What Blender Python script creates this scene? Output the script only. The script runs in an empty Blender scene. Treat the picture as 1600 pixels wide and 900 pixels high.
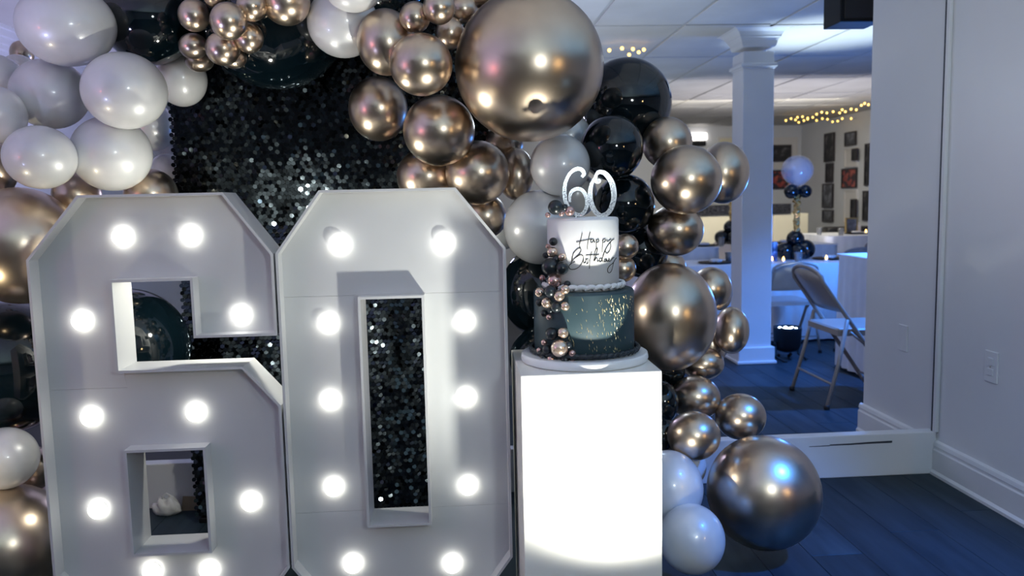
import bpy, bmesh, math, random
from mathutils import Vector, Matrix
random.seed(7)
S = bpy.context.scene
COL = S.collection
PI = math.pi

# ------------------------------------------------------------------ camera
FOC, PITCH, ROLL, YAW, EYE = 1269.9, .1077, -.0218, .0641, Vector((0, 0, 1.2))
_F = Vector((math.sin(YAW)*math.cos(PITCH), math.cos(YAW)*math.cos(PITCH), -math.sin(PITCH)))
_R0 = Vector((math.cos(YAW), -math.sin(YAW), 0)); _U0 = _R0.cross(_F)
_R = _R0*math.cos(ROLL)+_U0*math.sin(ROLL); _U = _U0*math.cos(ROLL)-_R0*math.sin(ROLL)
cd = bpy.data.cameras.new('camera'); cam = bpy.data.objects.new('camera', cd); COL.objects.link(cam)
cd.sensor_width = 36; cd.lens = FOC/1600*36; cd.clip_start = .02; cd.clip_end = 100
M3 = Matrix((_R, _U, -_F)).transposed()
cam.matrix_world = Matrix.Translation(EYE) @ M3.to_4x4()
S.camera = cam
cd.dof.use_dof = True; cd.dof.focus_distance = 2.35; cd.dof.aperture_fstop = 3.6
def ray(u, v): return _F+_R*((u-800)/FOC)-_U*((v-450)/FOC)
def PY(u, v, Y): d = ray(u, v); return EYE+d*(Y/d.y)
def PX(u, v, X): d = ray(u, v); return EYE+d*(X/d.x)
def PZ(u, v, z): d = ray(u, v); return EYE+d*((z-EYE.z)/d.z)

# ------------------------------------------------------------------ world, exposure, lights
S.view_settings.view_transform = 'Standard'; S.view_settings.look = 'None'
S.view_settings.exposure = 0.0; S.view_settings.gamma = 1.0; S.view_settings.use_curve_mapping = False
W = bpy.data.worlds.new('world'); S.world = W; W.use_nodes = True
W.node_tree.nodes['Background'].inputs[0].default_value = (.02, .035, .06, 1)
W.node_tree.nodes['Background'].inputs[1].default_value = .5
def light(name, kind, loc, energy, color, target=None, **kw):
    l = bpy.data.lights.new(name, kind); l.energy = energy; l.color = color
    for k, v in kw.items(): setattr(l, k, v)
    o = bpy.data.objects.new(name, l); COL.objects.link(o); o.location = loc
    if target is not None:
        o.rotation_euler = (Vector(target)-Vector(loc)).to_track_quat('-Z', 'Y').to_euler()
    return o
# floor par light in front of the plinth, aimed up at it (its housing is built below)
light('plinth_uplight_beam', 'SPOT', (.38, 1.72, .215), 78, (1, .99, .87), (.41, 2.10, .97), spot_size=math.radians(128), spot_blend=1.0, shadow_soft_size=.025)
# a second, weaker one at the foot of the left balloons
light('left_uplight_beam', 'SPOT', (-1.80, 1.92, .215), 18, (1, .88, .60), (-1.55, 2.55, 1.0), spot_size=math.radians(100), spot_blend=.8, shadow_soft_size=.03)
# the hand-held video light beside the camera
light('video_light', 'AREA', (.75, -.25, 1.5), 10, (.86, .97, 1.0), (.2, 2.6, 1.0), shape='DISK', size=.22)
# par light beside the column and its camera-side counterpart, aimed at the ceiling
light('hall_uplight_beam', 'SPOT', (2.37, 5.66, .27), 330, (.80, .97, 1.0), (2.66, 5.80, 2.3), spot_size=math.radians(44), spot_blend=1, shadow_soft_size=.05)
light('room_uplight_blue', 'SPOT', (2.5, .9, .25), 330, (.24, .55, 1.0), (2.3, .9, 2.3), spot_size=math.radians(120), spot_blend=.8, shadow_soft_size=.06)
light('room_fill_violet', 'SPOT', (-2.2, .7, .25), 260, (.52, .56, 1.0), (-2.0, .8, 2.3), spot_size=math.radians(120), spot_blend=.8, shadow_soft_size=.06)  # added violet ambient fill, bounced off the ceiling
light('room_fill_white', 'SPOT', (.3, -1.6, .25), 400, (.68, .92, 1.0), (.3, -1.4, 2.3), spot_size=math.radians(120), spot_blend=.8, shadow_soft_size=.06)  # added ambient fill behind the camera, bounced off the ceiling
light('hall_fill_white', 'SPOT', (.3, 8.2, .25), 110, (.78, .92, 1.0), (.4, 7.5, 2.3), spot_size=math.radians(120), spot_blend=.8, shadow_soft_size=.06)  # added fill for the left-facing hall walls and the ceiling
light('hall_fill_violet', 'SPOT', (-1.6, 5.4, .25), 150, (.56, .56, 1.0), (-1.5, 5.3, 2.3), spot_size=math.radians(125), spot_blend=.8, shadow_soft_size=.06)  # added counterpart of the room's violet fill, for left-facing hall faces
light('hall_fill_front', 'SPOT', (.95, 5.0, .25), 48, (.80, .96, .98), (.95, 5.1, 2.3), spot_size=math.radians(80), spot_blend=1, shadow_soft_size=.06)  # added fill bounced onto the column front and near ceiling
light('hall_uplight_far', 'SPOT', (3.6, 8.6, .25), 170, (.95, .92, 1.0), (3.5, 8.5, 2.3), spot_size=math.radians(130), spot_blend=.8, shadow_soft_size=.06)  # bare spot aimed up at the far ceiling
light('hall_blue_wash', 'POINT', (2.98, 5.78, .95), 38, (.06, .27, 1.0), shadow_soft_size=.12)
light('hall_blue_floor_wash', 'SPOT', (2.75, 4.35, 2.2), 420, (.05, .26, 1.0), (2.35, 4.75, 0), spot_size=math.radians(75), spot_blend=1, shadow_soft_size=.06)  # added spot from above that turns the hall floor blue
light('hall_violet_fill', 'POINT', (-.3, 5.2, 1.4), 18, (.60, .60, 1.0), shadow_soft_size=.1)  # added fill for the column's left face and the wall strip
light('hall_front_fill', 'POINT', (.7, 4.4, 1.7), 7, (.62, .80, 1.0), shadow_soft_size=.1)  # added fill hidden behind the balloons, brightens the column front
light('room_blue_wash', 'SPOT', (1.9, 1.3, 2.2), 430, (.02, .22, 1.0), (1.25, 2.45, 0), spot_size=math.radians(38), spot_blend=1, shadow_soft_size=.06)  # added spot from above, makes the blue patch on the near floor
# the little LED can fixed behind the number 6
light('rear_led', 'POINT', (-.62, 2.50, 1.0), 10, (1, .98, .86), shadow_soft_size=.02)
light('red_wash', 'POINT', (-2.4, .9, 1.25), 6, (1, .12, .03), shadow_soft_size=.06)
light('amber_wash', 'POINT', (2.5, -.6, 1.35), 16, (1, .68, .30), shadow_soft_size=.1)
# added warm fill that brightens the cream bar front, no fixture there
light('bar_fill', 'AREA', (3.2, 9.6, 2.28), 70, (1, .93, .74), (3.2, 10.8, .7), shape='RECTANGLE', size=3, size_y=.6)

# ------------------------------------------------------------------ materials
def mat(name, color, rough=.5, metal=0., spec=.5, coat=0., coat_rough=.05, emit=None, estr=0., alpha=None, sheen=0., trans=0.):
    m = bpy.data.materials.new(name); m.use_nodes = True
    b = m.node_tree.nodes['Principled BSDF']; I = b.inputs
    I['Base Color'].default_value = (*color, 1); I['Roughness'].default_value = rough; I['Metallic'].default_value = metal
    I['Specular IOR Level'].default_value = spec; I['Coat Weight'].default_value = coat; I['Coat Roughness'].default_value = coat_rough
    I['Sheen Weight'].default_value = sheen; I['Transmission Weight'].default_value = trans
    if emit: I['Emission Color'].default_value = (*emit, 1); I['Emission Strength'].default_value = estr
    if alpha is not None: I['Alpha'].default_value = alpha
    return m
def nodes(m): return m.node_tree.nodes, m.node_tree.links, m.node_tree.nodes['Principled BSDF']
def noise_color(m, c1, c2, scale=4., stretch=(1, 1, 1), detail=4., lo=.3, hi=.7, coords='Object', bump=0., rnd=0., bscale=None):
    N, L, b = nodes(m)
    tc = N.new('ShaderNodeTexCoord'); mp = N.new('ShaderNodeMapping'); mp.inputs['Scale'].default_value = stretch
    L.new(tc.outputs[coords], mp.inputs[0])
    nz = N.new('ShaderNodeTexNoise'); nz.inputs['Scale'].default_value = scale; nz.inputs['Detail'].default_value = detail
    L.new(mp.outputs[0], nz.inputs['Vector'])
    if rnd:
        nz.noise_dimensions = '4D'; oi = N.new('ShaderNodeObjectInfo'); mu = N.new('ShaderNodeMath'); mu.operation = 'MULTIPLY'; mu.inputs[1].default_value = 40
        L.new(oi.outputs['Random'], mu.inputs[0]); L.new(mu.outputs[0], nz.inputs['W'])
    cr = N.new('ShaderNodeValToRGB'); cr.color_ramp.elements[0].position = lo; cr.color_ramp.elements[1].position = hi
    cr.color_ramp.elements[0].color = (*c1, 1); cr.color_ramp.elements[1].color = (*c2, 1)
    L.new(nz.outputs['Fac'], cr.inputs[0]); out = cr.outputs[0]
    if rnd:
        hs = N.new('ShaderNodeHueSaturation'); mr = N.new('ShaderNodeMapRange'); mr.inputs[3].default_value = 1-rnd; mr.inputs[4].default_value = 1+rnd
        L.new(oi.outputs['Random'], mr.inputs[0]); L.new(mr.outputs[0], hs.inputs['Value']); L.new(out, hs.inputs['Color']); out = hs.outputs[0]
    L.new(out, b.inputs['Base Color'])
    if bump:
        bp = N.new('ShaderNodeBump'); bp.inputs['Strength'].default_value = bump; bp.inputs['Distance'].default_value = .004
        src = nz
        if bscale:
            src = N.new('ShaderNodeTexNoise'); src.inputs['Scale'].default_value = bscale; src.inputs['Detail'].default_value = 3; L.new(mp.outputs[0], src.inputs['Vector'])
        L.new(src.outputs['Fac'], bp.inputs['Height']); L.new(bp.outputs[0], b.inputs['Normal'])
    return m

MT = {}
MT['chrome'] = mat('champagne_chrome', (0.60, .50, .42), .29, 1.0)
noise_color(MT['chrome'], (.62, .50, .39), (.70, .57, .45), 2.2, detail=2)
MT['pearl'] = mat('pearl_latex', (.66, .66, .68), .34, .10, .6, coat=.6, coat_rough=.12)
noise_color(MT['pearl'], (.66, .67, .68), (.72, .72, .73), 2.0, detail=2)
MT['black'] = mat('black_latex', (.002, .0065, .010), .07, 0, .55, coat=.3, coat_rough=.03)
MT['white_paint'] = noise_color(mat('white_foam_board', (.8, .8, .81), .32, 0, .5), (.53, .54, .56), (.58, .59, .60), 3.5, detail=3)
MT['plinth'] = noise_color(mat('white_gloss_plinth', (.86, .85, .82), .3), (.84, .83, .80), (.88, .87, .84), 2.)
MT['bulb'] = mat('bulb_glow', (1, 1, 1), .4, emit=(1, .97, .86), estr=8.)
MT['socket'] = mat('bulb_socket', (.75, .75, .72), .5)
MT['wall'] = noise_color(mat('wall_paint', (.62, .63, .66), .38, 0, .5), (.68, .70, .73), (.74, .76, .79), 1.3, detail=5, bump=.06, bscale=60)
MT['trim'] = noise_color(mat('trim_paint', (.72, .74, .77), .35), (.69, .71, .74), (.75, .77, .80), 3.)
MT['seam_dark'] = mat('seam_gap', (.02, .025, .04), .5)
MT['ceiling_tile'] = noise_color(mat('ceiling_tile', (.56, .55, .53), .75), (.50, .49, .47), (.60, .59, .57), 2.5, detail=8, rnd=.05, bump=.25, bscale=90)
MT['ceiling_grid'] = noise_color(mat('ceiling_grid', (.45, .45, .45), .5), (.42, .42, .42), (.48, .48, .48), 3)
MT['plank'] = noise_color(mat('vinyl_plank', (.1, .09, .09), .5, 0, .16), (.009, .020, .030), (.032, .050, .064), 3.2, (6, .7, 1), 7, .3, .75, rnd=.22, bump=.1)
MT['subfloor'] = noise_color(mat('subfloor', (.05, .05, .05), .5), (.04, .04, .04), (.06, .06, .06), 4)
MT['board'] = noise_color(mat('cake_board', (.8, .82, .86), .3), (.78, .80, .84), (.83, .85, .88), 6)
MT['fondant'] = noise_color(mat('white_fondant', (.83, .82, .80), .5), (.87, .87, .88), (.91, .91, .92), 14, bump=.05)
MT['icing'] = noise_color(mat('white_icing', (.80, .81, .83), .6), (.77, .78, .80), (.83, .84, .86), 40, bump=.35, bscale=120)
MT['icing_dark'] = noise_color(mat('black_icing', (.012, .02, .03), .5), (.008, .014, .02), (.02, .03, .042), 40, bump=.35, bscale=120)
MT['script'] = mat('bronze_acrylic', (.02, .016, .010), .6, 0, .2)
MT['pearl_gold'] = mat('rose_gold_pearl', (.80, .62, .50), .2, .85)
MT['pearl_rose'] = mat('rose_pearl', (.70, .46, .42), .22, .8)
MT['pearl_black'] = mat('black_pearl', (.012, .018, .024), .28, 0, .6)
MT['gold_fleck'] = mat('gold_fleck', (.85, .74, .42), .3, .6)
MT['glitter'] = mat('silver_glitter', (.55, .57, .60), .16, 1.0)
MT['metal_cream'] = noise_color(mat('beige_chair_enamel', (.50, .44, .40), .35), (.29, .26, .245), (.34, .31, .29), 6)
MT['vinyl_pad'] = noise_color(mat('chair_pad', (.42, .40, .40), .5), (.39, .37, .37), (.45, .43, .43), 8)
MT['rubber'] = mat('rubber', (.02, .02, .022), .6)
MT['cloth'] = noise_color(mat('white_tablecloth', (.72, .73, .76), .7, sheen=.2), (.69, .70, .73), (.75, .76, .79), 9)
MT['plastic_black'] = mat('black_plastic', (.006, .007, .009), .5, 0, .3)
MT['led'] = mat('led_lens', (1, 1, 1), .3, emit=(.75, .92, 1.0), estr=14)
MT['gold_foil'] = mat('gold_foil', (.75, .52, .22), .25, 1.0)
MT['glass'] = mat('tumbler_glass', (.95, .97, 1.0), .05, 0, .5, trans=.9)
MT['flame'] = mat('tea_light_flame', (1, .6, .2), .5, emit=(1, .55, .16), estr=7)
MT['fairy'] = mat('fairy_bulb', (1, .7, .3), .5, emit=(1, .58, .12), estr=5)
MT['cream_panel'] = noise_color(mat('cream_bar_front', (.80, .74, .56), .55), (.77, .71, .53), (.83, .77, .59), 2)
MT['granite'] = noise_color(mat('dark_granite', (.02, .02, .025), .25), (.008, .008, .012), (.10, .10, .11), 60, detail=6, lo=.45, hi=.75)
MT['frame_white'] = mat('white_frame', (.70, .68, .66), .5)
MT['dark_wood'] = mat('dark_frame', (.03, .025, .03), .4)
MT['sofa'] = noise_color(mat('black_leatherette', (.01, .01, .012), .45), (.008, .008, .01), (.015, .015, .018), 8)
MT['bag'] = noise_color(mat('white_plastic_bag', (.75, .75, .72), .45), (.72, .72, .69), (.79, .79, .76), 12, bump=.4)
MT['cardboard'] = noise_color(mat('brown_cardboard', (.3, .24, .17), .7), (.27, .21, .15), (.33, .27, .19), 20)
MT['warm_lamp'] = mat('lit_lamp', (1, 1, 1), .5, emit=(1, .93, .86), estr=3.2)

# lower cake tier: black fondant
MT['fondant_dark'] = noise_color(mat('black_fondant', (.03, .05, .06), .48, 0, .5), (.024, .054, .070), (.042, .078, .094), 10, bump=.05)
# sequins: dark mirror foil
m = MT['sequin'] = mat('black_sequin', (.038, .048, .056), .10, 1.0)
MT['sequin_bright'] = m
MT['backing'] = mat('black_mesh_backing', (.003, .005, .008), .6)
# clear balloon
MT['clear'] = mat('clear_balloon_film', (.75, .72, .82), .08, 0, .8, coat=1.0, alpha=.36)
def print_mat(name, c0, c1, c2, scale=6):
    m = mat(name, c0, .4); N, L, b = nodes(m)
    tc = N.new('ShaderNodeTexCoord'); nz = N.new('ShaderNodeTexNoise'); nz.inputs['Scale'].default_value = scale; nz.inputs['Detail'].default_value = 3
    L.new(tc.outputs['Object'], nz.inputs['Vector'])
    cr = N.new('ShaderNodeValToRGB'); e = cr.color_ramp.elements
    e[0].position = .42; e[0].color = (*c0, 1); e[1].position = .62; e[1].color = (*c2, 1)
    x = e.new(.53); x.color = (*c1, 1)
    L.new(nz.outputs['Fac'], cr.inputs[0]); L.new(cr.outputs[0], b.inputs['Base Color']); return m
MT['print_dark'] = print_mat('print_dark', (.012, .014, .018), (.03, .03, .035), (.16, .15, .16))
MT['print_red'] = print_mat('print_red', (.02, .02, .03), (.38, .06, .05), (.50, .12, .08), 11)
MT['print_grey'] = print_mat('print_grey', (.05, .055, .07), (.16, .17, .20), (.32, .33, .38))
MT['print_blue'] = print_mat('print_blue', (.006, .012, .05), (.02, .06, .22), (.25, .42, .75), 16)

# ------------------------------------------------------------------ builders
class MB:
    def __init__(s): s.v = []; s.f = []; s.sm = []
    def add(s, vs, fs, smooth=False):
        o = len(s.v); s.v += [tuple(v) for v in vs]
        for f in fs: s.f.append(tuple(i+o for i in f)); s.sm.append(smooth)
        return s
    def box(s, x0, x1, y0, y1, z0, z1):
        return s.add([(x, y, z) for x in (x0, x1) for y in (y0, y1) for z in (z0, z1)],
                     [(0, 1, 3, 2), (4, 6, 7, 5), (0, 4, 5, 1), (2, 3, 7, 6), (0, 2, 6, 4), (1, 5, 7, 3)])
    def bevbox(s, x0, x1, y0, y1, z0, z1, b=.004, seg=2):
        bm = bmesh.new(); bmesh.ops.create_cube(bm, size=1)
        for v in bm.verts: v.co = Vector((x0+(v.co.x+.5)*(x1-x0), y0+(v.co.y+.5)*(y1-y0), z0+(v.co.z+.5)*(z1-z0)))
        bmesh.ops.bevel(bm, geom=list(bm.edges), offset=b, segments=seg, profile=.5, affect='EDGES')
        bm.verts.ensure_lookup_table(); bm.verts.index_update()
        s.add([v.co for v in bm.verts], [[v.index for v in f.verts] for f in bm.faces]); bm.free(); return s
    def lathe(s, prof, n=32, c=(0, 0, 0), axis='z', cap=True, smooth=True):
        vs = []; fs = []; c = Vector(c)
        for r, h in prof:
            for i in range(n):
                a = 2*PI*i/n; x, y = r*math.cos(a), r*math.sin(a)
                vs.append(c+(Vector((x, y, h)) if axis == 'z' else Vector((h, x, y)) if axis == 'x' else Vector((x, h, y))))
        for k in range(len(prof)-1):
            for i in range(n):
                j = (i+1) % n; fs.append((k*n+i, k*n+j, (k+1)*n+j, (k+1)*n+i))
        s.add(vs, fs, smooth)
        if cap:
            o = len(s.v)-len(vs)
            s.f.append(tuple(o+i for i in range(n))[::-1]); s.sm.append(False)
            s.f.append(tuple(o+(len(prof)-1)*n+i for i in range(n))); s.sm.append(False)
        return s
    def tube(s, pts, r, n=8, closed=False, smooth=True):
        pts = [Vector(p) for p in pts]; vs = []; fs = []; N = len(pts); up = Vector((0, 0, 1)); prev = None
        for k, p in enumerate(pts):
            if closed: t = pts[(k+1) % N]-pts[k-1]
            else: t = pts[min(k+1, N-1)]-pts[max(k-1, 0)]
            t.normalize()
            if prev is None:
                a = t.cross(up)
                if a.length < .05: a = t.cross(Vector((1, 0, 0)))
            else: a = prev-t*prev.dot(t)
            a.normalize(); prev = a; b = t.cross(a)
            rr = r[k] if isinstance(r, (list, tuple)) else r
            for i in range(n): q = 2*PI*i/n; vs.append(p+a*(rr*math.cos(q))+b*(rr*math.sin(q)))
        for k in range(N if closed else N-1):
            k2 = (k+1) % N
            for i in range(n):
                j = (i+1) % n; fs.append((k*n+i, k*n+j, k2*n+j, k2*n+i))
        s.add(vs, fs, smooth)
        if not closed:
            o = len(s.v)-len(vs)
            s.f.append(tuple(o+i for i in range(n))[::-1]); s.sm.append(False)
            s.f.append(tuple(o+(N-1)*n+i for i in range(n))); s.sm.append(False)
        return s
    def ball(s, c, r, n=16, m=10, sc=(1, 1, 1)):
        vs = [Vector(c)+Vector((0, 0, r*sc[2]))]; fs = []
        for k in range(1, m):
            th = PI*k/m
            for i in range(n):
                a = 2*PI*i/n; vs.append(Vector(c)+Vector((r*sc[0]*math.sin(th)*math.cos(a), r*sc[1]*math.sin(th)*math.sin(a), r*sc[2]*math.cos(th))))
        vs.append(Vector(c)-Vector((0, 0, r*sc[2])))
        for i in range(n): fs.append((0, 1+i, 1+(i+1) % n))
        for k in range(m-2):
            for i in range(n): j = (i+1) % n; fs.append((1+k*n+i, 1+(k+1)*n+i, 1+(k+1)*n+j, 1+k*n+j))
        l = len(vs)-1
        for i in range(n): fs.append((l, 1+(m-2)*n+(i+1) % n, 1+(m-2)*n+i))
        return s.add(vs, fs, True)
    def mesh(s, name, m):
        me = bpy.data.meshes.new(name); me.from_pydata(s.v, [], s.f); me.polygons.foreach_set('use_smooth', s.sm)
        me.materials.append(m); me.validate(); me.update()
        bm = bmesh.new(); bm.from_mesh(me); bmesh.ops.recalc_face_normals(bm, faces=bm.faces); bm.to_mesh(me); bm.free()
        return me
    def build(s, name, m, parent=None, loc=None):
        return obj(name, s.mesh(name, m), parent, loc)
def obj(name, me, parent=None, loc=None):
    o = bpy.data.objects.new(name, me); COL.objects.link(o)
    if parent: o.parent = parent
    if loc is not None: o.location = loc
    return o
def tag(o, label=None, cat=None, group=None, kind=None):
    if label: o['label'] = label
    if cat: o['category'] = cat
    if group: o['group'] = group
    if kind: o['kind'] = kind
    return o
def thing(name, label, cat, loc=(0, 0, 0), rz=0., group=None):
    o = bpy.data.objects.new(name, None); COL.objects.link(o); o.location = loc; o.rotation_euler = (0, 0, rz); o.empty_display_size = .05
    return tag(o, label, cat, group)
def copy_tree(o, parent=None):
    c = o.copy(); COL.objects.link(c); c.parent = parent
    for ch in list(o.children): copy_tree(ch, c)
    return c
def shell(o): return tag(o, kind='structure')
def area2(p): return sum(p[i][0]*p[(i+1) % len(p)][1]-p[(i+1) % len(p)][0]*p[i][1] for i in range(len(p)))
def inset(poly, d):
    """offset a closed 2D polygon towards its inside by d (negative = outwards)"""
    if area2(poly) < 0: poly = poly[::-1]
    n = len(poly); out = []
    for i in range(n):
        a, b, c = Vector(poly[i-1]), Vector(poly[i]), Vector(poly[(i+1) % n])
        e1 = (b-a).normalized(); e2 = (c-b).normalized(); n1 = Vector((-e1.y, e1.x)); n2 = Vector((-e2.y, e2.x))
        k = d/max(.2, 1+n1.dot(n2)); out.append(tuple(b+(n1+n2)*k))
    return out
def fill_mesh(name, loops, depth, m):
    """flat plate in XZ (y = 0..depth) from outer loop + hole loops"""
    cu = bpy.data.curves.new(name, 'CURVE'); cu.dimensions = '2D'; cu.fill_mode = 'BOTH'; cu.extrude = depth/2
    for lp in loops:
        sp = cu.splines.new('POLY'); sp.points.add(len(lp)-1)
        for i, p in enumerate(lp): sp.points[i].co = (p[0], p[1], 0, 1)
        sp.use_cyclic_u = True
    t = bpy.data.objects.new('tmp', cu); COL.objects.link(t)
    dg = bpy.context.evaluated_depsgraph_get(); me = bpy.data.meshes.new_from_object(t.evaluated_get(dg))
    bpy.data.objects.remove(t); bpy.data.curves.remove(cu)
    me.name = name
    me.transform(Matrix.Translation((0, depth/2, 0)) @ Matrix.Rotation(PI/2, 4, 'X'))
    me.materials.clear(); me.materials.append(m); return me
def ring_wall(loop, th, y0, y1):
    """upright wall of thickness th following a closed loop in XZ, from y0 to y1; thickness on the inner side of loop (negative = outer)"""
    lp = loop if area2(loop) > 0 else loop[::-1]
    ins = inset(lp, th); n = len(lp); mb = MB(); vs = []
    for y in (y0, y1):
        for P in (lp, ins): vs += [(p[0], y, p[1]) for p in P]
    fs = []
    for i in range(n):
        j = (i+1) % n
        fs += [(i, j, n+j, n+i), (2*n+i, 3*n+i, 3*n+j, 2*n+j), (i, 2*n+i, 2*n+j, j), (n+i, n+j, 3*n+j, 3*n+i)]
    mb.add(vs, fs); return mb

# ------------------------------------------------------------------ the room
XR, YM, YE, ZL, ZC = 2.004, 3.241, 3.872, .183, 2.34
XL, XH, YF, YB = -2.82, 5.75, 13.4, -5.0
fl = shell(MB().box(XL-.1, XH+.1, YB-.1, YF+.1, -.06, -.004).build('floor', MT['subfloor']))
pw, plen = .178, 1.22
base_plank = None; ki = 0
x = -1.35
while x < 4.3:
    off = (ki*.437) % 1.0*plen; ki += 1
    y = 1.45-off
    while y < 7.6:
        y1 = y+plen
        # planks the photograph can show: beside the plinth and in the mirrored hall
        xc = x+pw/2; yc = (y+y1)/2
        if yc > 1.2 and not (xc < -1.4) and not (xc < .1 and yc > 4.4) and not (xc < 1.0 and yc > 5.2):
            if base_plank is None: base_plank = MB().bevbox(-pw/2+.0007, pw/2-.0007, -plen/2+.0007, plen/2-.0007, -.005, 0, .0012, 1).mesh('plank', MT['plank'])
            obj('plank', base_plank, fl, (xc, yc, 0))
        y = y1
    x += pw
ce = shell(MB().box(XL-.1, XH+.1, YB-.1, YF+.1, ZC, ZC+.1).build('ceiling', MT['ceiling_grid']))
tw, tl = .61, 1.22
tile = MB().bevbox(-tw/2+.012, tw/2-.012, -tl/2+.012, tl/2-.012, -.010, .002, .003, 1).mesh('ceiling_tile', MT['ceiling_tile'])
for i in range(-5, 10):
    for j in range(0, 9):
        xc = .62+i*tw; yc = 2.42+j*tl
        if xc-tw/2 < XL or xc+tw/2 > XH: continue
        t = obj('ceiling_tile', tile, ce, (xc, yc, ZC))
        if (i*7+j*3) % 5 == 0: t.rotation_euler = (.006, -.004, 0)
shell(MB().box(XL-.1, XL, YB, YF, 0, ZC).build('wall_left', MT['wall']))
shell(MB().box(XH, XH+.1, YB, YF, 0, ZC).build('wall_hall_side', MT['wall']))
shell(MB().box(XL, XH, YF, YF+.1, 0, ZC).build('wall_far', MT['wall']))
shell(MB().box(XL, XH, YB-.1, YB, 0, ZC).build('wall_behind_camera', MT['wall']))
# crown moulding on the left wall
mb = MB()
for a, b, c, d in ((0, .03, .11, .14), (0, .05, .07, .11), (0, .075, .03, .07), (0, .10, 0, .03)):
    mb.box(XL+a, XL+b, 3.3, YF, ZC-d-.0, ZC-c)
shell(mb.build('trim_1', MT['trim']))
# stub wall at the right; past the low wall it is the built reflection
wr = shell(MB().box(XR, XR+.14, 2.60, YE, 0, ZC).build('wall_right', MT['wall']))
bb = MB()
def base_profile(mb, y0, y1):
    hb = .147
    prof = [(0, 0), (-.026, 0), (-.026, .012), (-.018, .022), (-.018, hb-.040), (-.013, hb-.034), (-.013, hb-.026), (-.016, hb-.022), (-.012, hb-.006), (-.004, hb), (0, hb)]
    n = len(prof); vs = [(XR+a, y, z) for y in (y0, y1) for a, z in prof]
    fs = [(i, (i+1) % n, n+(i+1) % n, n+i) for i in range(n)]+[tuple(range(n))[::-1], tuple(range(n, 2*n))]
    mb.add(vs, fs)
shell_o = MB(); base_profile(shell_o, 2.60, YM-.001); shell(shell_o.build('baseboard_right', MT['trim']))
shell_o = MB(); base_profile(shell_o, YM+.06, YE+.018); shell(shell_o.build('baseboard_right_hall', MT['trim']))
# low white wall, scuffed joint; mirror above left open onto a built reflection
lw = shell(MB().bevbox(XL, XR-.001, YM, YM+.055, 0, ZL, .004, 2).build('wall_low', MT['trim']))
pts = [PY(1264, 698, YM-.0008), PY(1296, 696.5, YM-.0008), PY(1297, 695.5, YM-.0008), PY(1330, 694, YM-.0008), PY(1358, 692, YM-.0008), PY(1394, 690.2, YM-.0008)]
mb = MB()
for k in range(len(pts)-1):
    p, q = pts[k], pts[k+1]; h0 = .0012+.0007*k; h1 = .0012+.0007*(k+1)
    mb.add([p+Vector((0, 0, h0)), q+Vector((0, 0, h1)), q-Vector((0, 0, h1)), p-Vector((0, 0, h0))], [(0, 1, 2, 3)])
mb.build('crack', MT['seam_dark'], lw)
# narrow channel strip in the corner above the low wall
tr = shell(MB().bevbox(XR-.016, XR, YM-.012, YM+.012, ZL, ZC, .003, 1).build('trim_2', MT['trim']))
MB().box(XR-.0165, XR-.0005, YM+.012, YM+.019, ZL, ZC).build('seam', MT['seam_dark'], tr)
# wall plates
def plate(y, z, nm, lab, blank):
    t = thing(nm, lab, 'wall plate', (XR, y, z))
    MB().bevbox(-.006, .001, -.037, .037, -.06, .06, .003, 2).build('cover', MT['trim'], t)
    if not blank:
        for dz in (-.02, .02): MB().bevbox(-.0085, -.004, -.017, .017, dz-.015, dz+.015, .003, 2).build('socket', MT['trim'], t)
        MB().ball((-.0062, 0, 0), .0035, 10, 6).build('screw', MT['metal_cream'], t)
    else:
        for dz in (-.045, .045): MB().ball((-.0058, 0, dz), .003, 10, 6).build('screw', MT['trim'], t)
plate(2.906, .532, 'outlet', 'white socket plate on the nearest right-hand wall', False)
plate(3.522, .539, 'wall_plate', 'mirror image of the socket plate, built blank, on the wall strip beyond the low white wall', True)  # reflection of the outlet, built as a solid plate

# ------------------------------------------------------------------ marquee numbers
YN = 2.258; DEP = .13; REC = .05; WT = .007
def panels(t, plates):
    for loops in plates:
        o = obj('front_panel', fill_mesh('front_panel', loops, .008, MT['white_paint']), t); o.location = (0, REC, 0)
bulb_me = MB().ball((0, -.010, 0), .0265, 20, 14, (1, .58, 1)).mesh('bulb', MT['bulb'])
sock_me = MB().lathe([(.024, 0), (.024, -.004), (.020, -.008)], 18, axis='y').mesh('socket', MT['socket'])
def bulbs(t, pts, ox):
    for x, z in pts:
        b = obj('bulb', bulb_me, t, (x-ox, REC, z)); obj('socket', sock_me, b)
# six
X0, X1 = -1.160, -.508
C = .125; CZ = .17; T = 1.238
ox = (X0+X1)/2
six_outer = [(X0+C+.02, 0), (X1-C, 0), (X1, CZ), (X1, .644), (X1-.098, .758), (-.941, .758), (-.941, 1.001), (-.734, 1.001), (-.734, .842), (X1, .842), (X1, T-CZ), (X1-C, T), (X0+C+.02, T), (X0, T-CZ), (X0, CZ)]
six_hole = [(-.936, .233), (-.729, .233), (-.729, .526), (-.936, .526)]
sh = lambda L: [(a-ox, b) for a, b in L]
six = thing('marquee_number', 'white light-up marquee number 6 with ten glowing bulbs, left of the pair', 'marquee number', (ox, YN, 0), 0, 'light-up marquee numbers')
g = .0003
zs = .700
top_p = [(X0+WT, zs+g), (-.941+.0, zs+g), (-.941-WT, .758-WT), (-.941-WT, 1.001+WT), (-.734+WT, 1.001+WT), (-.734+WT, .842+WT), (X1-WT, .842+WT), (X1-WT, T-CZ-.002), (X1-C-.002, T-WT), (X0+C+.022, T-WT), (X0+WT, T-CZ-.002)]
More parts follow.
